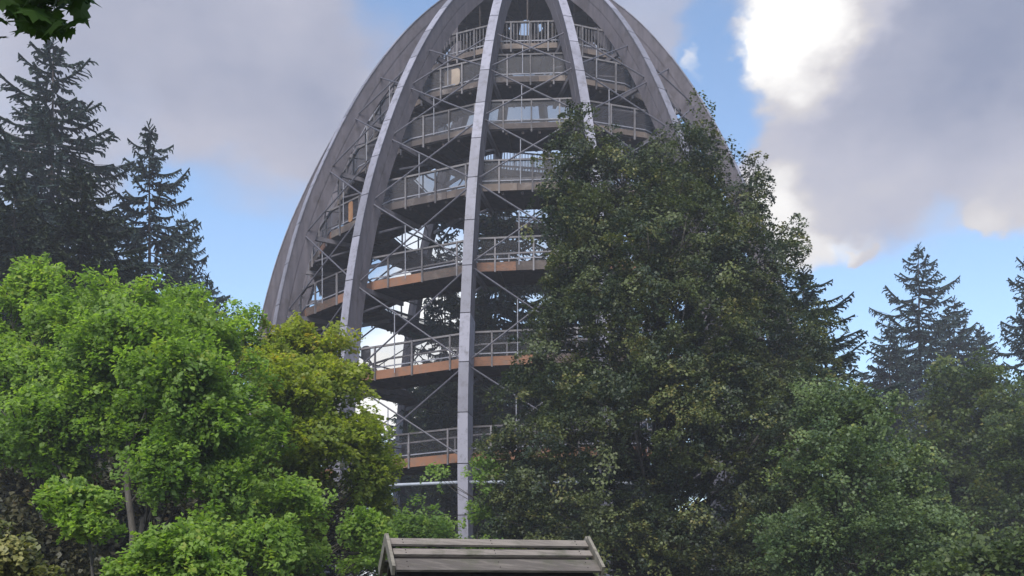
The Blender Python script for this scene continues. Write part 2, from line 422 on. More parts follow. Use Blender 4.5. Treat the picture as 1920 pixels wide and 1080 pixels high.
# ring ties
for (hr_, m_, rad) in ((5.1, 'pale_steel', .085),):
    for k in range(16):
        p = PH0+STEP*k
        MB().tube([cyl(rout(hr_)-.3, p, hr_), cyl(rout(hr_)-.3, p+STEP, hr_)], rad, 8).build('ring_tie', M[m_], tower, smooth=True)
# crown platform at the very top
tp = MB()
n_ = 32
for k in range(n_):
    a, b = 2*math.pi*k/n_, 2*math.pi*(k+1)/n_
    P = lambda r, q, z: np.array((r*math.sin(q), -r*math.cos(q), z+EYE))
    tp.hexa([P(4.5, a, 36.8), P(4.5, b, 36.8), P(1.2, b, 36.8), P(1.2, a, 36.8), P(4.5, a, 37.1), P(4.5, b, 37.1), P(1.2, b, 37.1), P(1.2, a, 37.1)])
for k in range(16):
    q = R(PH0+STEP*k); tp.bar(P(1.3, q, 36.68), P(4.9, q, 36.68), .16, .22)
for k in range(16):
    q = R(PH0+STEP*k+11); tp.bar(P(4.2, q, 33.6), P(4.2, q, 36.8), .09, .09, up=(1, 0, 0))
tp.build('top_platform', M['deck'], tower)
tp = MB(); pts = [cyl(1.5, k*22.5, 41) for k in range(17)]; tp.tube(pts, .2, 6, cap=False); tp.build('crown_ring', M['steel'], tower)

# boards hung on the walkway
def deck_spot(xpx, turn):
    best = None
    for k in range(-900, 900):
        phi = k*.1; h = deck_h(turn+phi/360.0)
        r = rout(h)-ribd(h)/max(.6, rnorm(h)[0])-float(np.interp(h, (10, 22), (.25, 1.0)))
        x = 960+FPX*(TC[0]+r*math.sin(R(phi)))/(TD-r*math.cos(R(phi)))
        if best is None or abs(x-xpx) < best[0]: best = (abs(x-xpx), phi, h, r)
    return best[1:]
def hang_board(name, xpx, turn, w, hgt, zoff, m, label, cat, roundness=0, inset=0.0):
    phi, h, r = deck_spot(xpx, turn); a = R(phi)
    o3 = np.array((math.sin(a), -math.cos(a), 0)); t3 = np.array((math.cos(a), math.sin(a), 0)); up = np.array((0,0,1.))
    c = cyl(r-.08-inset, phi, h+zoff)+np.array((TC[0], TC[1], 0))
    V = []; n = 24
    for sgn in (-1, 1):
        for k in range(n):
            q = 2*math.pi*k/n; cx, sx = math.cos(q), math.sin(q); p = 2/(6 if not roundness else 3.0)
            V.append(c+t3*w/2*np.sign(cx)*abs(cx)**p+up*hgt/2*np.sign(sx)*abs(sx)**p+o3*sgn*.03)
    F = [tuple(range(n))[::-1], tuple(range(n, 2*n))]+[(k, (k+1) % n, n+(k+1) % n, n+k) for k in range(n)]
    root = empty(name, tuple(c)); V = [v-c for v in V]
    link('panel', mesh_np('panel', V, F, m), root)
    fr = MB()
    for s in (-1, 1): fr.bar(t3*s*w*.3-up*(zoff+.02)-o3*.06, t3*s*w*.3+up*hgt*.4-o3*.06, .05, .05, up=o3)
    fr.build('bracket', M['post'], root)
    tag(root, label, cat)
hang_board('display_board', 845, 6, 1.0, .95, .62, M['tan_board'], 'tan display board fixed to the railing high on the left of the tower', 'board', inset=.1)
hang_board('wooden_panel', 652, 4, .38, 1.15, .66, M['orange_board'], 'narrow orange-brown upright panel on the walkway between the left ribs', 'panel', inset=.12)
hang_board('round_sign', 677, 2, .62, .75, 1.15, M['black_sign'], 'dark rounded sign standing at the railing beside a broad rib', 'sign', roundness=1, inset=.3)

# ------------------------------------------------------------------ trees
def leaves_np(C, Nrm, Dir, size, fold, rs):
    """rhombic folded leaves. C centres, Nrm normals, Dir tip directions"""
    n = len(C)
    Dir = Dir-(Dir*Nrm).sum(1, keepdims=True)*Nrm; Dir /= np.linalg.norm(Dir, axis=1, keepdims=True)+1e-9
    S = np.cross(Nrm, Dir); L = size[:, None]
    wd = (.30+.16*rs.random(n))[:, None]
    base = C-Dir*L*.5; tip = C+Dir*L*.55-Nrm*L*fold*.6
    l = C+S*L*wd+Nrm*L*fold; r = C-S*L*wd+Nrm*L*fold
    V = np.stack((base, r, tip, l), 1).reshape(-1, 3)
    F = np.arange(4*n).reshape(-1, 4)
    return V, F

def broadleaf(name, label, cat, base, lobes, leafm, n_clump, per, clump_r, leaf, seed, trunk_r=.18, group=None, bark='bark',
              flat=.7, shell=.5, droop=.22, gap=.0, rise=.25, trunk_top=None, tint_mid=.5, tint_var=.5, up_tint=0.0, limbs=True):
    """lobes: (centre, radii, weight)"""
    rs = np.random.RandomState(seed); rnd = random.Random(seed)
    base = np.asarray(base, float)
    root = empty(name, tuple(base))
    full = []
    for (lc, lr, *w) in lobes:
        w = w[0] if w else 1.0; lr = np.array(lr)
        full.append((lc, tuple(lr*.95), w*1.6))
        for k in range(3):
            dv = rs.normal(size=3); dv /= np.linalg.norm(dv); f = rs.uniform(.35, .85)
            full.append((np.asarray(lc)+dv*lr*f, tuple(lr*rs.uniform(.36, .62)*np.array((1.1, 1.1, .8))), w*.6))
    lobes0 = lobes; lobes = full
    cs = np.array([l[0] for l in lobes]); vol = np.array([(l[1][0]*l[1][1]*l[1][2])**.72*(l[2] if len(l) > 2 else 1) for l in lobes])
    top = trunk_top if trunk_top is not None else cs[np.argmax(cs[:, 2])]*np.array((1, 1, .84))
    top = np.asarray(top, float)
    tr = MB(); K = 8
    ctr = base+(top-base)*.5+np.array((rnd.uniform(-.3, .3), rnd.uniform(-.3, .3), 0))
    def tp(s): return (1-s)**2*base+2*s*(1-s)*ctr+s*s*top
    tr.tube([tp(k/K)-base for k in range(K+1)], [trunk_r*(1-.85*k/K)*(1.35 if k == 0 else 1) for k in range(K+1)], 8)
    limb_pts = []
    for (lc, lr, *w) in lobes:
        lc = np.asarray(lc); s = min(.92, max(.12, (lc[2]-base[2])/(top[2]-base[2]+1e-6)-.22)); a = tp(s)
        m = a*.5+lc*.5+np.array((0, 0, -.12*np.linalg.norm(lc-a)))
        pts = [a, a*.25+m*.5+lc*.25, lc]
        rad = max(.025, trunk_r*(1-.85*s)*.5)
        if limbs: tr.tube([p-base for p in pts], [rad*.6, rad*.4, rad*.2], 5)
        limb_pts.append((a, lc, rad))
    # clumps
    idx = rs.choice(len(lobes), n_clump, p=vol/vol.sum())
    d = rs.normal(size=(n_clump, 3)); d /= np.linalg.norm(d, axis=1, keepdims=True)
    rad = (shell+(1-shell)*rs.random(n_clump))**.8
    rad *= np.clip(1+.27*rs.normal(size=n_clump), .35, 1.6)
    LR = np.array([l[1] for l in lobes])[idx]
    CC = cs[idx]+d*LR*rad[:, None]
    CC = CC[CC[:, 2] > base[2]+.15]; n_clump = len(CC); d = d[:n_clump]
    if gap > 0:
        ph = rs.random((6, 3))*6.28; fq = rs.normal(size=(6, 3))*1.7/max(clump_r*2.2, .3)
        nz = sum(np.sin((CC*fq[k]).sum(1)+ph[k, 0]) for k in range(6))/2.45
        keep = nz > (-1.0+gap*1.6); CC = CC[keep]; n_clump = len(CC)
    for k in range(0, n_clump, 5 if n_clump > 500 else 3):
        j = np.argmin(((cs-CC[k])**2).sum(1)); lc = cs[j]; a = limb_pts[j][0]*.25+lc*.75
        r_ = min(.03, limb_pts[j][2]*.5); mid = (a+CC[k])/2+np.array((0, 0, -.08*np.linalg.norm(CC[k]-a)))
        tr.tube([a-base, mid-base, CC[k]-base], [r_, r_*.7, r_*.3], 4, cap=False)
    tr.build('trunk', M[bark], root, smooth=True)
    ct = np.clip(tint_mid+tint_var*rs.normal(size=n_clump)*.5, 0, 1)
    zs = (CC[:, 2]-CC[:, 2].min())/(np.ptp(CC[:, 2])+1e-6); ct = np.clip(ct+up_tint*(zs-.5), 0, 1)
    axis = np.stack((tp(.5)[0]+0*CC[:, 0], tp(.5)[1]+0*CC[:, 1]), 1)
    rad_d = np.zeros((n_clump, 3)); rad_d[:, :2] = CC[:, :2]-axis; rad_d /= np.linalg.norm(rad_d, axis=1, keepdims=True)+1e-6
    ln = clump_r*2.1*(.55+.9*rs.random(n_clump)); wdt = clump_r*.85*(.5+.9*rs.random(n_clump))
    cnt = np.maximum(4, (per*(ln/(clump_r*2.1))*(wdt/(clump_r*.85))).astype(int))
    ci = np.repeat(np.arange(n_clump), cnt); n = len(ci)
    D0 = rad_d*(.35+.7*rs.random(n_clump))[:, None]+rs.normal(size=(n_clump, 3))*np.array((.55, .55, .22))+np.array((0, 0, 1))*(rise+.4*rs.normal(size=n_clump))[:, None]
    D0 /= np.linalg.norm(D0, axis=1, keepdims=True)
    S0 = np.cross(D0, np.array((0, 0, 1.))+.35*rs.normal(size=(n_clump, 3))); S0 /= np.linalg.norm(S0, axis=1, keepdims=True)+1e-6
    U0 = np.cross(S0, D0)
    u = rs.random(n); v = (rs.random(n)*2-1)
    w_ = np.sin(np.clip(u*1.05+.08, 0, 1)*math.pi)**.7
    off = D0[ci]*((u-.45)*ln[ci])[:, None]+S0[ci]*(v*w_*wdt[ci])[:, None]+U0[ci]*((rs.normal(size=n)*flat*.38)*wdt[ci])[:, None]
    off[:, 2] -= droop*ln[ci]*(u**2)+droop*.8*wdt[ci]*(v*w_)**2
    C = CC[ci]+off
    outw = D0[ci]*.7+S0[ci]*np.sign(v)[:, None]*.7
    Nn = U0[ci]*.8+np.array((0, -.25, .25))+rs.normal(size=(n, 3))*.48; Nn /= np.linalg.norm(Nn, axis=1, keepdims=True)
    Dr = outw+rs.normal(size=(n, 3))*.5+np.array((0, 0, -.3))
    sz = leaf*(.65+.7*rs.random(n))
    V, F = leaves_np(C, Nn, Dr, sz, .12, rs)
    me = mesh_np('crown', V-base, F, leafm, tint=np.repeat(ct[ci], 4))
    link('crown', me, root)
    tag(root, label, cat, group)
    return root

def conifer_meshes(seed, H, RAD, leafm, first=.06, dens=1.0, up=.25, ragged=.3, hang=1.0, bare=0.0, nw=1.6):
    rnd = random.Random(seed); tr = MB(); V = []; F = []; T = []
    K = 10; lean = (rnd.uniform(-.012, .012)*H, rnd.uniform(-.012, .012)*H)
    def tp(z): s = z/H; return np.array((lean[0]*s*s, lean[1]*s*s, z))
    r0 = .0115*H
    tr.tube([tp(H*k/K) for k in range(K+1)], [r0*(1-.96*k/K) for k in range(K+1)], 7)
    def quad(a, b, side, w0, w1, t):
        i = len(V); V.extend((a-side*w0, a+side*w0, b+side*w1, b-side*w1)); F.append((i, i+1, i+2, i+3)); T.extend((t,)*4)
    Z = np.array((0, 0, 1.)); z = H*first
    while z < H*.992:
        t = z/H
        Lm = RAD*(1-math.exp(-.85*(H-z)/RAD))+.18
        nb = rnd.choice((4, 5, 5, 6)) if t < .9 else 4
        a0 = rnd.uniform(0, 6.28)
        for b in range(nb):
            if rnd.random() < bare: continue
            az = a0+6.283*b/nb+rnd.uniform(-.35, .35); L = Lm*rnd.uniform(1-ragged*1.6, 1+ragged*.7)
            dh = np.array((math.cos(az), math.sin(az), 0)); sd = np.array((-dh[1], dh[0], 0))
            el = -.20+.36*t**3+rnd.uniform(-.12, .12); curl = up*(1-t*.5)*.55+rnd.uniform(-.05, .1)
            p0 = tp(z+rnd.uniform(-.12, .12))
            def bp(s): return p0+dh*L*s*(1-.06*s)+Z*L*(el*s+curl*s*s*.9-(.10*math.sin(s*3.1)))
            tr.tube([bp(0), bp(.5), bp(1)], [.006*L+.010, .004*L+.006, .004], 4, cap=False)
            ns = max(4, int(L/.17*dens)); btint = min(1, max(0, .5+rnd.gauss(0, .28)))
            for k in range(ns):
                s = (k+.6+rnd.uniform(-.3, .3))/ns
                if s < .10: continue
                p = bp(min(1, s)); tl = (.34*L*(1-s)**.8+.20)*rnd.uniform(.5, 1.15); tl = min(tl, 1.2)
                for sg in (-1, 1):
                    if rnd.random() < .08: continue
                    dd = dh*rnd.uniform(.6, 1.0)+sd*sg*rnd.uniform(.5, 1.0)+Z*rnd.uniform(-.5, .12)*hang; dd /= np.linalg.norm(dd)
                    e = p+dd*tl; w = rnd.uniform(.035, .065)*nw
                    fl = np.cross(dd, Z); fl /= np.linalg.norm(fl)+1e-9; fl = fl+Z*rnd.uniform(-.9, .9); fl /= np.linalg.norm(fl)
                    tt = btint+rnd.uniform(-.15, .15)
                    quad(p, e, fl, w, w*.5, tt)
                    nh = int(tl/.30)+1
                    for q in range(nh):
                        u = p+(e-p)*((q+rnd.random())/nh); hl = rnd.uniform(.10, .34)*hang*(.6+.5*(1-t))
                        hd = -Z*rnd.uniform(.3, 1)+dd*rnd.uniform(.1, .9)+sd*rnd.uniform(-.5, .5); hd /= np.linalg.norm(hd)
                        quad(u, u+hd*hl*(.8+.2*nw), dd, .042*nw, .018*nw, tt)
                # needles along the spine itself
                quad(bp(max(0, s-.6/ns)), bp(min(1.04, s+.8/ns)), sd*.8+Z*.3, .10, .085, btint)
                quad(bp(max(0, s-.6/ns)), bp(min(1.04, s+.8/ns)), Z*.9-sd*.2, .075, .06, btint)
        z += (.34+.30*(1-t))*rnd.uniform(.8, 1.25)/dens
    # leader
    for k in range(8):
        p = tp(H*(.985+.002*k)); d = np.array((math.cos(k*2.4), math.sin(k*2.4), .9)); quad(p, p+d*.28, np.array((-d[1], d[0], 0)), .05, .03, .5)
    return mesh_np('trunk', tr.v, tr.f, M['bark_dark'], smooth=True), mesh_np('crown', np.array(V), np.array(F), leafm, tint=np.array(T))

CP = {'spruce': (conifer_meshes(11, 26, 5.0, LM['spruce']), 26), 'thin': (conifer_meshes(23, 26, 5.6, LM['spruce'], dens=.8, ragged=.42, up=.42, bare=.06, nw=1.75), 26),
      'fir': (conifer_meshes(37, 22, 4.6, LM['spruce_green'], dens=1.15, ragged=.22), 22), 'wide': (conifer_meshes(53, 28, 7.0, LM['spruce'], dens=.9, ragged=.55, up=.35, nw=1.8), 28)}
def conifer(name, proto, x, ytop, Y, label, group=None, rot=0, sx=1.0, cat='conifer'):
    (tm, cm), H = CP[proto]; p = at(x, ytop, Y); s = p[2]/H
    root = empty(name, (p[0], p[1], 0)); root.scale = (s*sx, s*sx, s); root.rotation_euler = (0, 0, rot)
    link('trunk', tm, root); link('crown', cm, root)
    tag(root, label, cat, group)
    return root

def lobe(x, y, rx, ry, Y, rd=None, w=1.0):
    return (at(x, y, Y), (rx/FPX*Y, (rd if rd is not None else (rx+ry)/2/FPX*Y), ry/FPX*Y), w)

# conifers at the left
conifer('spruce_tree', 'wide', 96, 62, 56, 'tallest spruce at the left edge, its top behind the hanging leaves', 'spruces left of the tower', rot=.4, sx=1.0)
conifer('spruce_tree', 'thin', 281, 228, 60, 'slender spruce with long bare-looking upswept branches left of the tower', 'spruces left of the tower', rot=1.2, sx=.86)
conifer('spruce_tree', 'thin', 352, 405, 66, 'small thin spruce close to the right of the slender spruce', 'spruces left of the tower', rot=3.0, sx=.7)
conifer('fir_tree', 'fir', 150, 318, 46, 'dense dark fir in front of the tallest left spruce', rot=.2, sx=1.15)
conifer('fir_tree', 'fir', 20, 330, 44, 'dense dark fir cut by the left edge of the picture', rot=2.2, sx=1.05)
conifer('spruce_tree', 'spruce', 390, 515, 52, 'low dark spruce top just above the bright maples', 'spruces left of the tower', rot=2, sx=.8)
# conifers at the right
conifer('spruce_tree', 'thin', 1727, 458, 84, 'tall blue-dark spruce with tiered branches standing clear against the right sky', 'spruces right of the tower', rot=.9, sx=.98)
conifer('spruce_tree', 'spruce', 1790, 560, 88, 'bushier spruce just right of the tall clear-standing spruce', 'spruces right of the tower', rot=.3, sx=1.1)
conifer('spruce_tree', 'spruce', 1668, 610, 80, 'shorter spruce just left of the tall clear-standing spruce', 'spruces right of the tower', rot=2.5, sx=1.0)
conifer('spruce_tree', 'spruce', 1838, 610, 92, 'spruce between the bushy one and the right edge', 'spruces right of the tower', rot=4, sx=.9)
conifer('spruce_tree', 'thin', 1955, 440, 70, 'spruce mostly cut off by the right edge of the picture', 'spruces right of the tower', rot=1.9, sx=.9)
conifer('spruce_tree', 'thin', 1508, 500, 47, 'spruce with drooping branches peeking out behind the right side of the big broadleaf tree', 'spruces right of the tower', rot=.6, sx=1.45)
# trees growing inside the egg
conifer('fir_tree', 'fir', 925, 350, 69, 'big dark fir growing inside the tower behind the central rib', rot=1.0, sx=.92)
conifer('fir_tree', 'thin', 838, 400, 73, 'thin fir inside the tower to the left of the big one', rot=2.2, sx=.62)
conifer('fir_tree', 'fir', 1080, 330, 70, 'dark fir inside the tower behind the big broadleaf tree', rot=3.3, sx=.9)
# forest behind
rb = random.Random(9)
for k, (x, y, Y) in enumerate([(-60,640,95),(30,610,105),(120,660,98),(210,620,110),(300,650,100),(380,700,108),(455,760,104),(530,800,112),(610,815,100),(768,730,106),(815,690,112),(860,670,118),(905,650,104),(945,640,112),(985,680,115),(1060,690,100),(1150,640,118),(1260,660,104),(1370,640,116),(1470,690,100),(1560,720,110),(1620,700,120),(1700,740,104),(1770,730,115),(1860,700,108),(1950,690,100)]):
    conifer('spruce_tree', ('spruce', 'fir', 'wide')[k % 3], x, y, Y, 'distant spruce of the dark wood behind the left maples' if x < 700 else 'distant spruce seen through the lower bays of the tower' if x < 1000 else 'distant spruce of the dark wood behind the big broadleaf tree' if x < 1640 else 'distant spruce of the dark wood behind the right-hand trees',
            'far wood left of the tower' if x < 700 else 'far wood seen through the tower' if x < 1000 else 'far wood behind the big tree' if x < 1640 else 'far wood at the right', rot=rb.uniform(0, 6), sx=rb.uniform(.95, 1.3))

# the big broadleaf tree in front of the tower
Y0 = 38
bl = [lobe(1092,275,62,66,Y0), lobe(1060,360,60,75,Y0), lobe(1185,335,95,70,Y0), lobe(1300,310,68,82,Y0+1), lobe(1255,400,110,80,Y0-1), lobe(1370,390,58,70,Y0+1,None,.8), lobe(1408,345,26,48,Y0+1,None,.5),
      lobe(1110,445,100,95,Y0-1), lobe(1250,480,150,110,Y0-2), lobe(1400,500,85,100,Y0), lobe(1470,470,32,60,Y0,None,.45),
      lobe(1075,580,88,100,Y0-1), lobe(1250,620,190,130,Y0-3), lobe(1430,620,100,110,Y0-1), lobe(1520,640,50,80,Y0+1,None,.7),
      lobe(1050,700,92,90,Y0-2), lobe(1190,800,180,140,Y0-4), lobe(1400,800,150,140,Y0-3), lobe(1540,790,70,90,Y0),
      lobe(995,830,75,95,Y0-2), lobe(968,950,62,80,Y0-2), lobe(1110,980,160,110,Y0-4), lobe(1340,1000,170,110,Y0-4), lobe(1500,980,90,100,Y0-2)]
broadleaf('beech_tree', 'huge dark olive broadleaf tree standing in front of the tower', 'tree', at(1240, HOR+EYE*FPX/Y0, Y0), bl, LM['beech'], 3300, 120, .52, .105, 3, trunk_r=.42, gap=.16, shell=.6, tint_mid=.40, tint_var=1.0, flat=.5, droop=.34, rise=.15, trunk_top=at(1240, 300, Y0))  # wide clump tint puts lit clumps and shadow pockets into the leaf colour
# lit maple at its lower right
Y1 = 30
broadleaf('maple_tree', 'cool green maple with lit layered leaves at the lower right', 'tree', at(1640, HOR+EYE*FPX/Y1, Y1),
          [lobe(1560,760,70,60,Y1,None,.8), lobe(1620,770,55,50,Y1), lobe(1570,870,100,80,Y1-1), lobe(1680,900,85,70,Y1), lobe(1620,990,140,70,Y1-1), lobe(1740,1000,80,70,Y1), lobe(1500,1020,90,70,Y1-1), lobe(1700,1070,120,50,Y1-1)],
          LM['maple_cool'], 800, 90, .42, .10, 7, trunk_r=.16, gap=.25, tint_mid=.5, tint_var=.6, up_tint=.1)
Y2 = 52
broadleaf('broadleaf_tree', 'dull yellow-green broadleaf tree beneath the right spruces', 'tree', at(1800, HOR+EYE*FPX/Y2, Y2),
          [lobe(1800,710,55,50,Y2), lobe(1850,760,80,70,Y2), lobe(1740,790,60,60,Y2), lobe(1810,860,120,80,Y2), lobe(1720,900,70,70,Y2), lobe(1880,900,80,80,Y2), lobe(1790,980,130,70,Y2)],
          LM['dim'], 620, 95, .75, .175, 9, trunk_r=.22, gap=.3, tint_mid=.55, tint_var=.7, up_tint=.3)
broadleaf('broadleaf_tree', 'dark broadleaf tree at the far right edge', 'tree', at(1930, HOR+EYE*FPX/45, 45),
          [lobe(1920,800,60,90,45), lobe(1910,940,90,90,45), lobe(1870,1040,110,70,44), lobe(1960,1000,80,90,44)],
          LM['dim'], 300, 95, .65, .16, 19, trunk_r=.2, gap=.25, tint_mid=.3, tint_var=.6)
broadleaf('shrub', 'low leafy bush in the bottom right corner', 'bush', at(1850, HOR+EYE*FPX/24, 24),
          [lobe(1850,1060,70,40,24), lobe(1910,1040,50,50,24), lobe(1790,1090,70,40,24)], LM['dim'], 110, 55, .42, .14, 29, trunk_r=.06, tint_mid=.45, tint_var=.5)

# bright maples on the left
YA = 24
broadleaf('maple_tree', 'bright green maple at the left edge in front of the dark firs', 'tree', at(110, HOR+EYE*FPX/YA, YA),
          [lobe(85,545,60,48,YA), lobe(20,620,60,60,YA), lobe(120,620,90,60,YA-1), lobe(60,720,90,70,YA-1), lobe(150,730,80,65,YA-1), lobe(40,820,80,55,YA-1), lobe(120,840,70,50,YA-2), lobe(-20,760,60,80,YA), lobe(90,780,90,50,YA-2.5), lobe(180,690,70,50,YA-2.5)],
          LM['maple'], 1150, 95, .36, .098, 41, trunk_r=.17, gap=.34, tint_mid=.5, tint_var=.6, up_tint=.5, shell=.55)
YB = 22.5
broadleaf('maple_tree', 'bright green maple with a broad crown second from the left edge', 'tree', at(250, HOR+EYE*FPX/YB, YB),
          [lobe(245,545,60,45,YB), lobe(320,570,60,50,YB+1), lobe(240,630,90,60,YB-1), lobe(370,640,80,65,YB), lobe(420,700,60,70,YB), lobe(300,730,110,70,YB-1), lobe(230,800,60,50,YB-1), lobe(360,820,80,65,YB-2), lobe(350,900,75,45,YB-2.5), lobe(400,780,70,55,YB-2.5), lobe(330,690,80,50,YB-3), lobe(310,860,60,45,YB-3)],
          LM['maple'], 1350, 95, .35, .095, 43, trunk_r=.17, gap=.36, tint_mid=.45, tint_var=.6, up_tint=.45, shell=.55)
YC = 27
broadleaf('maple_tree', 'yellowing maple beside the tower, its leaves turning gold at the top', 'tree', at(575, HOR+EYE*FPX/YC, YC),
          [lobe(548,636,46,38,YC,None,1.3), lobe(470,650,40,45,YC), lobe(620,650,40,40,YC), lobe(500,690,60,50,YC-1), lobe(600,710,75,45,YC-1), lobe(650,720,40,40,YC), lobe(520,780,80,60,YC-1), lobe(640,800,70,45,YC-1), lobe(690,850,38,40,YC), lobe(560,880,55,55,YC-1), lobe(500,890,60,60,YC-1), lobe(692,940,34,60,YC), lobe(560,980,48,60,YC-1), lobe(600,820,70,50,YC-2.5), lobe(540,720,60,50,YC-2.5), lobe(700,890,34,40,YC-1)],
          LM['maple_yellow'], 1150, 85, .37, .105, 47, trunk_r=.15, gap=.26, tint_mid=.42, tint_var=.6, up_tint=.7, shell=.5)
YC2 = 23
broadleaf('maple_tree', 'green maple low between the broad maple and the yellowing one', 'tree', at(460, HOR+EYE*FPX/YC2, YC2),
          [lobe(455,610,30,50,YC2+3,None,.6), lobe(470,800,55,50,YC2), lobe(440,870,60,50,YC2), lobe(510,960,70,50,YC2), lobe(440,980,50,50,YC2), lobe(540,1040,70,45,YC2), lobe(690,1040,34,45,YC2+2), lobe(420,920,60,45,YC2-3), lobe(490,1010,70,45,YC2-4), lobe(400,1010,50,40,YC2-4), lobe(560,930,50,45,YC2-2), lobe(690,990,40,40,YC2)],
          LM['maple'], 760, 85, .34, .095, 53, trunk_r=.12, gap=.25, tint_mid=.6, tint_var=.6)
YD = 15
broadleaf('maple_sapling', 'slim maple sapling with a small bright crown at the lower left', 'tree', at(200, HOR+EYE*FPX/YD, YD),
          [lobe(150,935,50,28,YD), lobe(160,975,52,26,YD), lobe(105,925,26,26,YD)],
          LM['maple'], 90, 90, .22, .075, 59, trunk_r=.055, tint_mid=.6, tint_var=.5, trunk_top=at(165, 960, YD))
YE = 13.5
broadleaf('maple_sapling', 'low bright maple sapling at the bottom edge right of the slim one', 'tree', at(330, HOR+EYE*FPX/YE, YE),
          [lobe(320,1025,70,30,YE), lobe(270,1060,60,30,YE), lobe(380,1060,60,34,YE), lobe(330,1090,100,30,YE)],
          LM['maple'], 150, 95, .20, .072, 61, trunk_r=.04, tint_mid=.6, tint_var=.5)
broadleaf('shrub', 'pale olive bush in the bottom left corner', 'bush', at(20, HOR+EYE*FPX/12, 12),
          [lobe(15,1050,50,45,12), lobe(70,1090,50,30,12), lobe(-30,1030,50,60,12)], LM['olive_bush'], 90, 60, .2, .08, 67, trunk_r=.03, tint_mid=.5, tint_var=.6)
# thicket in the middle
YH = 33
broadleaf('thicket_shrub', 'green shrub thicket below the pale pipe in the middle', 'bush', at(780, HOR+EYE*FPX/YH, YH),
          [lobe(780,985,70,38,YH), lobe(740,1010,50,45,YH), lobe(815,1010,25,45,YH), lobe(780,1050,80,40,YH), lobe(920,1060,40,40,YH)], LM['hedge'], 300, 70, .38, .11, 71, trunk_r=.06, tint_mid=.6, tint_var=.6)
broadleaf('thicket_shrub', 'taller shrub whose twig tips cross the foot of the central rib', 'bush', at(885, HOR+EYE*FPX/36, 36),
          [lobe(815,880,24,14,36,None,.8), lobe(905,880,26,34,36,None,.8), lobe(905,950,22,34,36,None,.9), lobe(910,1010,30,40,36)], LM['hedge'], 60, 45, .36, .12, 73, trunk_r=.06, tint_mid=.7, tint_var=.5)
broadleaf('broadleaf_tree', 'dull green tree behind the lowest bays of the tower', 'tree', at(830, HOR+EYE*FPX/90, 90),
          [lobe(800,770,50,50,90), lobe(860,750,50,60,90), lobe(920,760,50,70,90), lobe(830,850,90,60,90), lobe(930,860,60,60,90), lobe(760,860,40,50,90)],
          LM['dim'], 420, 50, 1.1, .32, 83, trunk_r=.25, tint_mid=.5, tint_var=.7)
# undergrowth
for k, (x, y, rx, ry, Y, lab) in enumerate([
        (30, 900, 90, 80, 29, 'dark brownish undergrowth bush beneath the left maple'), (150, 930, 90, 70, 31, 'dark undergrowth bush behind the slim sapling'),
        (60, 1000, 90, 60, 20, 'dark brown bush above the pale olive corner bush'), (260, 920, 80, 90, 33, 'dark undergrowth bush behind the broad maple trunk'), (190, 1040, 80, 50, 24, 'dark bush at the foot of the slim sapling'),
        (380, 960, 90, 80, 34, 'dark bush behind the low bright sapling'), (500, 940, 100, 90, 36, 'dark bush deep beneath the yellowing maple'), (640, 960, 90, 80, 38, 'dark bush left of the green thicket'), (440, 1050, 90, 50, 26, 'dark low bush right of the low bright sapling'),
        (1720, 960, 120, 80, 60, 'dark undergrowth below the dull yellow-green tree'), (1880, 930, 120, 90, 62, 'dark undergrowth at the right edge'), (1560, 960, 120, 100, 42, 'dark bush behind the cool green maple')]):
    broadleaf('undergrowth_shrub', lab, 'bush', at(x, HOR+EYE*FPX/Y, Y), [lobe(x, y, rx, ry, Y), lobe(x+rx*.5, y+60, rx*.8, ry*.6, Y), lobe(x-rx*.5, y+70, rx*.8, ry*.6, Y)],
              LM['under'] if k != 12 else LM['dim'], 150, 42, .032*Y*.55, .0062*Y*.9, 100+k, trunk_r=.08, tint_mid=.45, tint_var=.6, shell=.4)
# bare grey trunks that show under the left maples
def bare_trunk(x0, y0, x1, y1, Y, r, label, seed):
    b = at(x0, HOR+EYE*FPX/Y, Y); q = at(x0, y0, Y); t = at(x1, y1, Y); root = empty('young_tree', tuple(b)); rs = random.Random(seed)
    pts = [b-b, (q-b), (q+t)/2-b+np.array((rs.uniform(-.1, .1), 0, 0)), t-b]
    MB().tube(pts, [r*1.2, r, r*.8, r*.45], 8).build('trunk', M['bark'], root, smooth=True)
    for k in range(4):
        s = rs.uniform(.3, 1); a = (q+(t-q)*s)-b; e = a+np.array((rs.uniform(-.9, .9), rs.uniform(-.5, .5), rs.uniform(.5, 1.1)))
        MB().tube([a, (a+e)/2+np.array((0, 0, -.08)), e], [r*.4, r*.3, r*.1], 5).build('branch', M['bark'], root, smooth=True)
    tag(root, label, 'tree')
bare_trunk(250, 1000, 240, 820, 21, .085, 'young tree with a bare grey trunk showing beneath the broad maple', 1)
bare_trunk(125, 900, 80, 850, 21.5, .05, 'thin slanting bare stem at the left under the maple', 2)

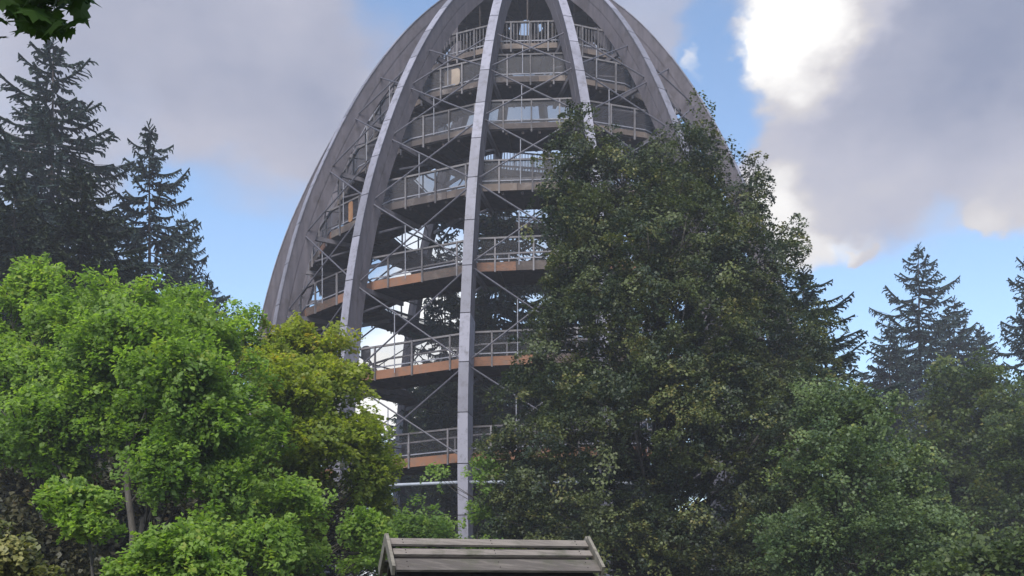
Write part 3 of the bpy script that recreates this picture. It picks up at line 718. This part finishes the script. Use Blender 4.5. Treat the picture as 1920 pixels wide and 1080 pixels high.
# ------------------------------------------------------------------ roofed notice board
def notice_board():
    th = R(15.5); d = 9.0; ax = np.array((math.cos(th), math.sin(th), 0)); fr = np.array((math.sin(th), -math.cos(th), 0)); up = np.array((0, 0, 1.))
    rl = at(728, 1015, d); L = 1.6
    while True:                                     # length so that the right end falls where the photograph shows it
        e = rl+ax*L; x = 960+FPX*e[0]/e[1]
        if x > 1098: break
        L += .01
    run, drop = .38, .275; base = rl+ax*L/2; base = np.array((base[0], base[1], 0)); zr = rl[2]
    root = empty('notice_board', tuple(base)); tag(root, 'small weathered plank roof of a notice board at the bottom edge', 'notice board')
    Rg = np.array((0, 0, zr))
    for sg, f in ((1, fr), (-1, -fr)):
        sl = f*run-up*drop; sln = sl/np.linalg.norm(sl); nn = np.cross(ax, sln)*sg
        if nn[2] < 0: nn = -nn
        W = np.linalg.norm(sl); nbd = 3; pw = W/nbd
        for k in range(nbd):
            # spaced boards: gaps over a dark sheet stand in for lap shadows
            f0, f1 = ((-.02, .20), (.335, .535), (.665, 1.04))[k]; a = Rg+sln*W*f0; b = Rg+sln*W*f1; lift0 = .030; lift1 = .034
            ha = ax*(L/2-.004-.006*((k*7+1) % 3)); t = nn*.022
            wob = nn*[.0, .003, -.002][k]
            p = [a-ha+nn*lift0, a+ha+nn*lift0, b+ha+nn*lift1+wob, b-ha+nn*lift1]
            MB().hexa([q-t for q in p]+[q for q in p]).build('roof_board', M['roof_board'], root)
            nl = MB(); mid_ = (p[0]+p[3])/2; md2 = (p[1]+p[2])/2
            for q_ in (.06, .5, .94):
                for r_ in (-.25, .25):
                    c_ = mid_+(md2-mid_)*q_+(b-a)*r_*.9; nl.tube([c_, c_+nn*.005], .005, 6)
            tag(nl.build('nail', M['dark_wood'], root), kind='stuff')
        und = MB(); und.box(Rg+sln*W*.5-nn*.075, ax*(L/2-.03), sln*(W*.5-.01), nn*.012); und.build('lap_shade_sheet', M['dark_wood'], root)  # added dark sheet that puts the lap shade between the boards
        for s in (-1, 1):
            A = Rg+ax*s*(L/2+.016)+nn*.022-sln*.02; B = A+sln*(W+.035)
            MB().bar(A, B, .028, .10, up=nn).build('barge_board', M['barge'], root)
            A = Rg+ax*s*(L/2-.14)-nn*.12+sln*.09; B = A+sln*(W-.08)
            MB().bar(A, B, .05, .055, up=nn).build('rafter', M['dark_wood'], root)
    for s in (-1, 1):
        P = ax*s*(L/2-.14); MB().bar(P, P+up*(zr-.07), .10, .10, up=fr).build('post', M['dark_wood'], root)
    for z in (zr-.34, .75): MB().bar(-ax*(L/2-.192)+up*z, ax*(L/2-.192)+up*z, .06, .09).build('cross_rail', M['dark_wood'], root)
    MB().box(up*(zr-.39+.795)/2, ax*(L/2-.195), fr*.018, up*(zr-.39-.795)/2).build('board_panel', M['dark_wood'], root)
notice_board()

# ------------------------------------------------------------------ leaves hanging into the top left corner
def corner_branch():
    rs = random.Random(77); Y = 3.2
    root = empty('maple_branch', tuple(at(-60, -160, Y))); org = at(-60, -160, Y)
    tag(root, 'dark maple twig with large leaves hanging into the top left corner', 'branch')
    out = [(0,-.5),(.10,-.46),(.34,-.52),(.27,-.30),(.52,-.16),(.36,-.02),(.60,.22),(.34,.18),(.24,.30),(.17,.24),(.0,.62),(-.17,.24),(-.24,.30),(-.34,.18),(-.60,.22),(-.36,-.02),(-.52,-.16),(-.27,-.30),(-.34,-.52),(-.10,-.46)]
    mes = []
    for k in range(5):
        V = [(0, -.1, .03)]+[(x*rs.uniform(.9, 1.1), y*rs.uniform(.9, 1.1), -.16*x*x*(1+k*.3)-.12*max(0, y)**2+rs.uniform(-.01, .01)) for x, y in out]
        F = [(0, 1+q, 1+(q+1) % len(out)) for q in range(len(out))]
        mes.append(mesh_np('leaf', V, F, LM['near'], tint=np.full(len(V), .15+.2*k)))
    ends = [(15,20),(60,30),(110,28),(140,-5),(85,55),(40,5),(-5,40),(120,-40),(160,-20)]
    def leaf(x, y, sc, dy):
        p = at(x, y, Y+dy); o = link('leaf', rs.choice(mes), root); o.location = p-org
        v = Vector((rs.gauss(0, .35), -.8+rs.gauss(0, .3), .55+rs.gauss(0, .3))); q = v.to_track_quat('Z', 'Y')
        o.rotation_euler = (q.to_matrix() @ Matrix.Rotation(math.pi+rs.gauss(0, .6), 3, 'Z')).to_euler(); o.scale = (sc,)*3
    for (ex, ey) in ends:
        a = at(-20, -150, Y)-org; b = at(ex, ey-25, Y+rs.uniform(-.1, .1))-org; m = (a+b)/2+np.array((0, 0, .04))
        MB().tube([a, m, b], [.006, .004, .002], 5).build('twig', M['bark_dark'], root)
    spots = []
    while len(spots) < 190:
        x, y = rs.uniform(-40, 165), rs.uniform(-90, 76)
        lim = 74 if 50 < x < 135 else (74-(50-x)*1.3 if x <= 50 else 74-(x-135)*2.6)
        if x < 18: lim = 22
        if y > lim-14: continue
        spots.append((x, y))
    for (x, y) in spots: leaf(x, y, rs.uniform(.06, .095), rs.uniform(-.25, .45))
    for (x, y, s) in ((158,6,.05),(150,22,.04),(62,58,.055),(100,60,.06),(128,62,.055),(80,66,.05),(0,70,.05),(4,38,.06),(135,45,.06)): leaf(x, y, s, 0)
    # unseen rest of the bough, added overhead to shade the corner leaves
    r2 = np.random.RandomState(5); n = 2600
    C = np.array(at(40, -150, Y))-org+np.array((-.55, -.35, .62))+r2.normal(size=(n, 3))*np.array((.55, .55, .30))
    keep = (C[:, 2]+org[2]) > EYE+(HOR+45)/FPX*(C[:, 1]+org[1]); C = C[keep]; n = len(C)
    Nn = np.array((0, 0, 1.))+r2.normal(size=(n, 3))*.5; Nn /= np.linalg.norm(Nn, axis=1, keepdims=True)
    V, F = leaves_np(C, Nn, r2.normal(size=(n, 3)), .11+.06*r2.random(n), .1, r2)
    tag(link('shade_foliage', mesh_np('shade_foliage', V, F, LM['near'], tint=np.repeat(r2.random(n), 4)), root), kind='stuff')
corner_branch()

# ------------------------------------------------------------------ the air
def haze():
    m = bpy.data.materials.new('thin_haze'); m.use_nodes = True; N = m.node_tree.nodes; N.clear()
    v = N.new('ShaderNodeVolumePrincipled'); v.inputs['Density'].default_value = .0011; v.inputs['Color'].default_value = (.90,.90,1,1); v.inputs['Anisotropy'].default_value = .2
    o = N.new('ShaderNodeOutputMaterial'); m.node_tree.links.new(v.outputs[0], o.inputs['Volume'])
    b = MB(); b.box((0, 600, 23), (950, 0, 0), (0, 950, 0), (0, 0, 24.5))
    tag(b.build('haze', m), kind='stuff')
haze()
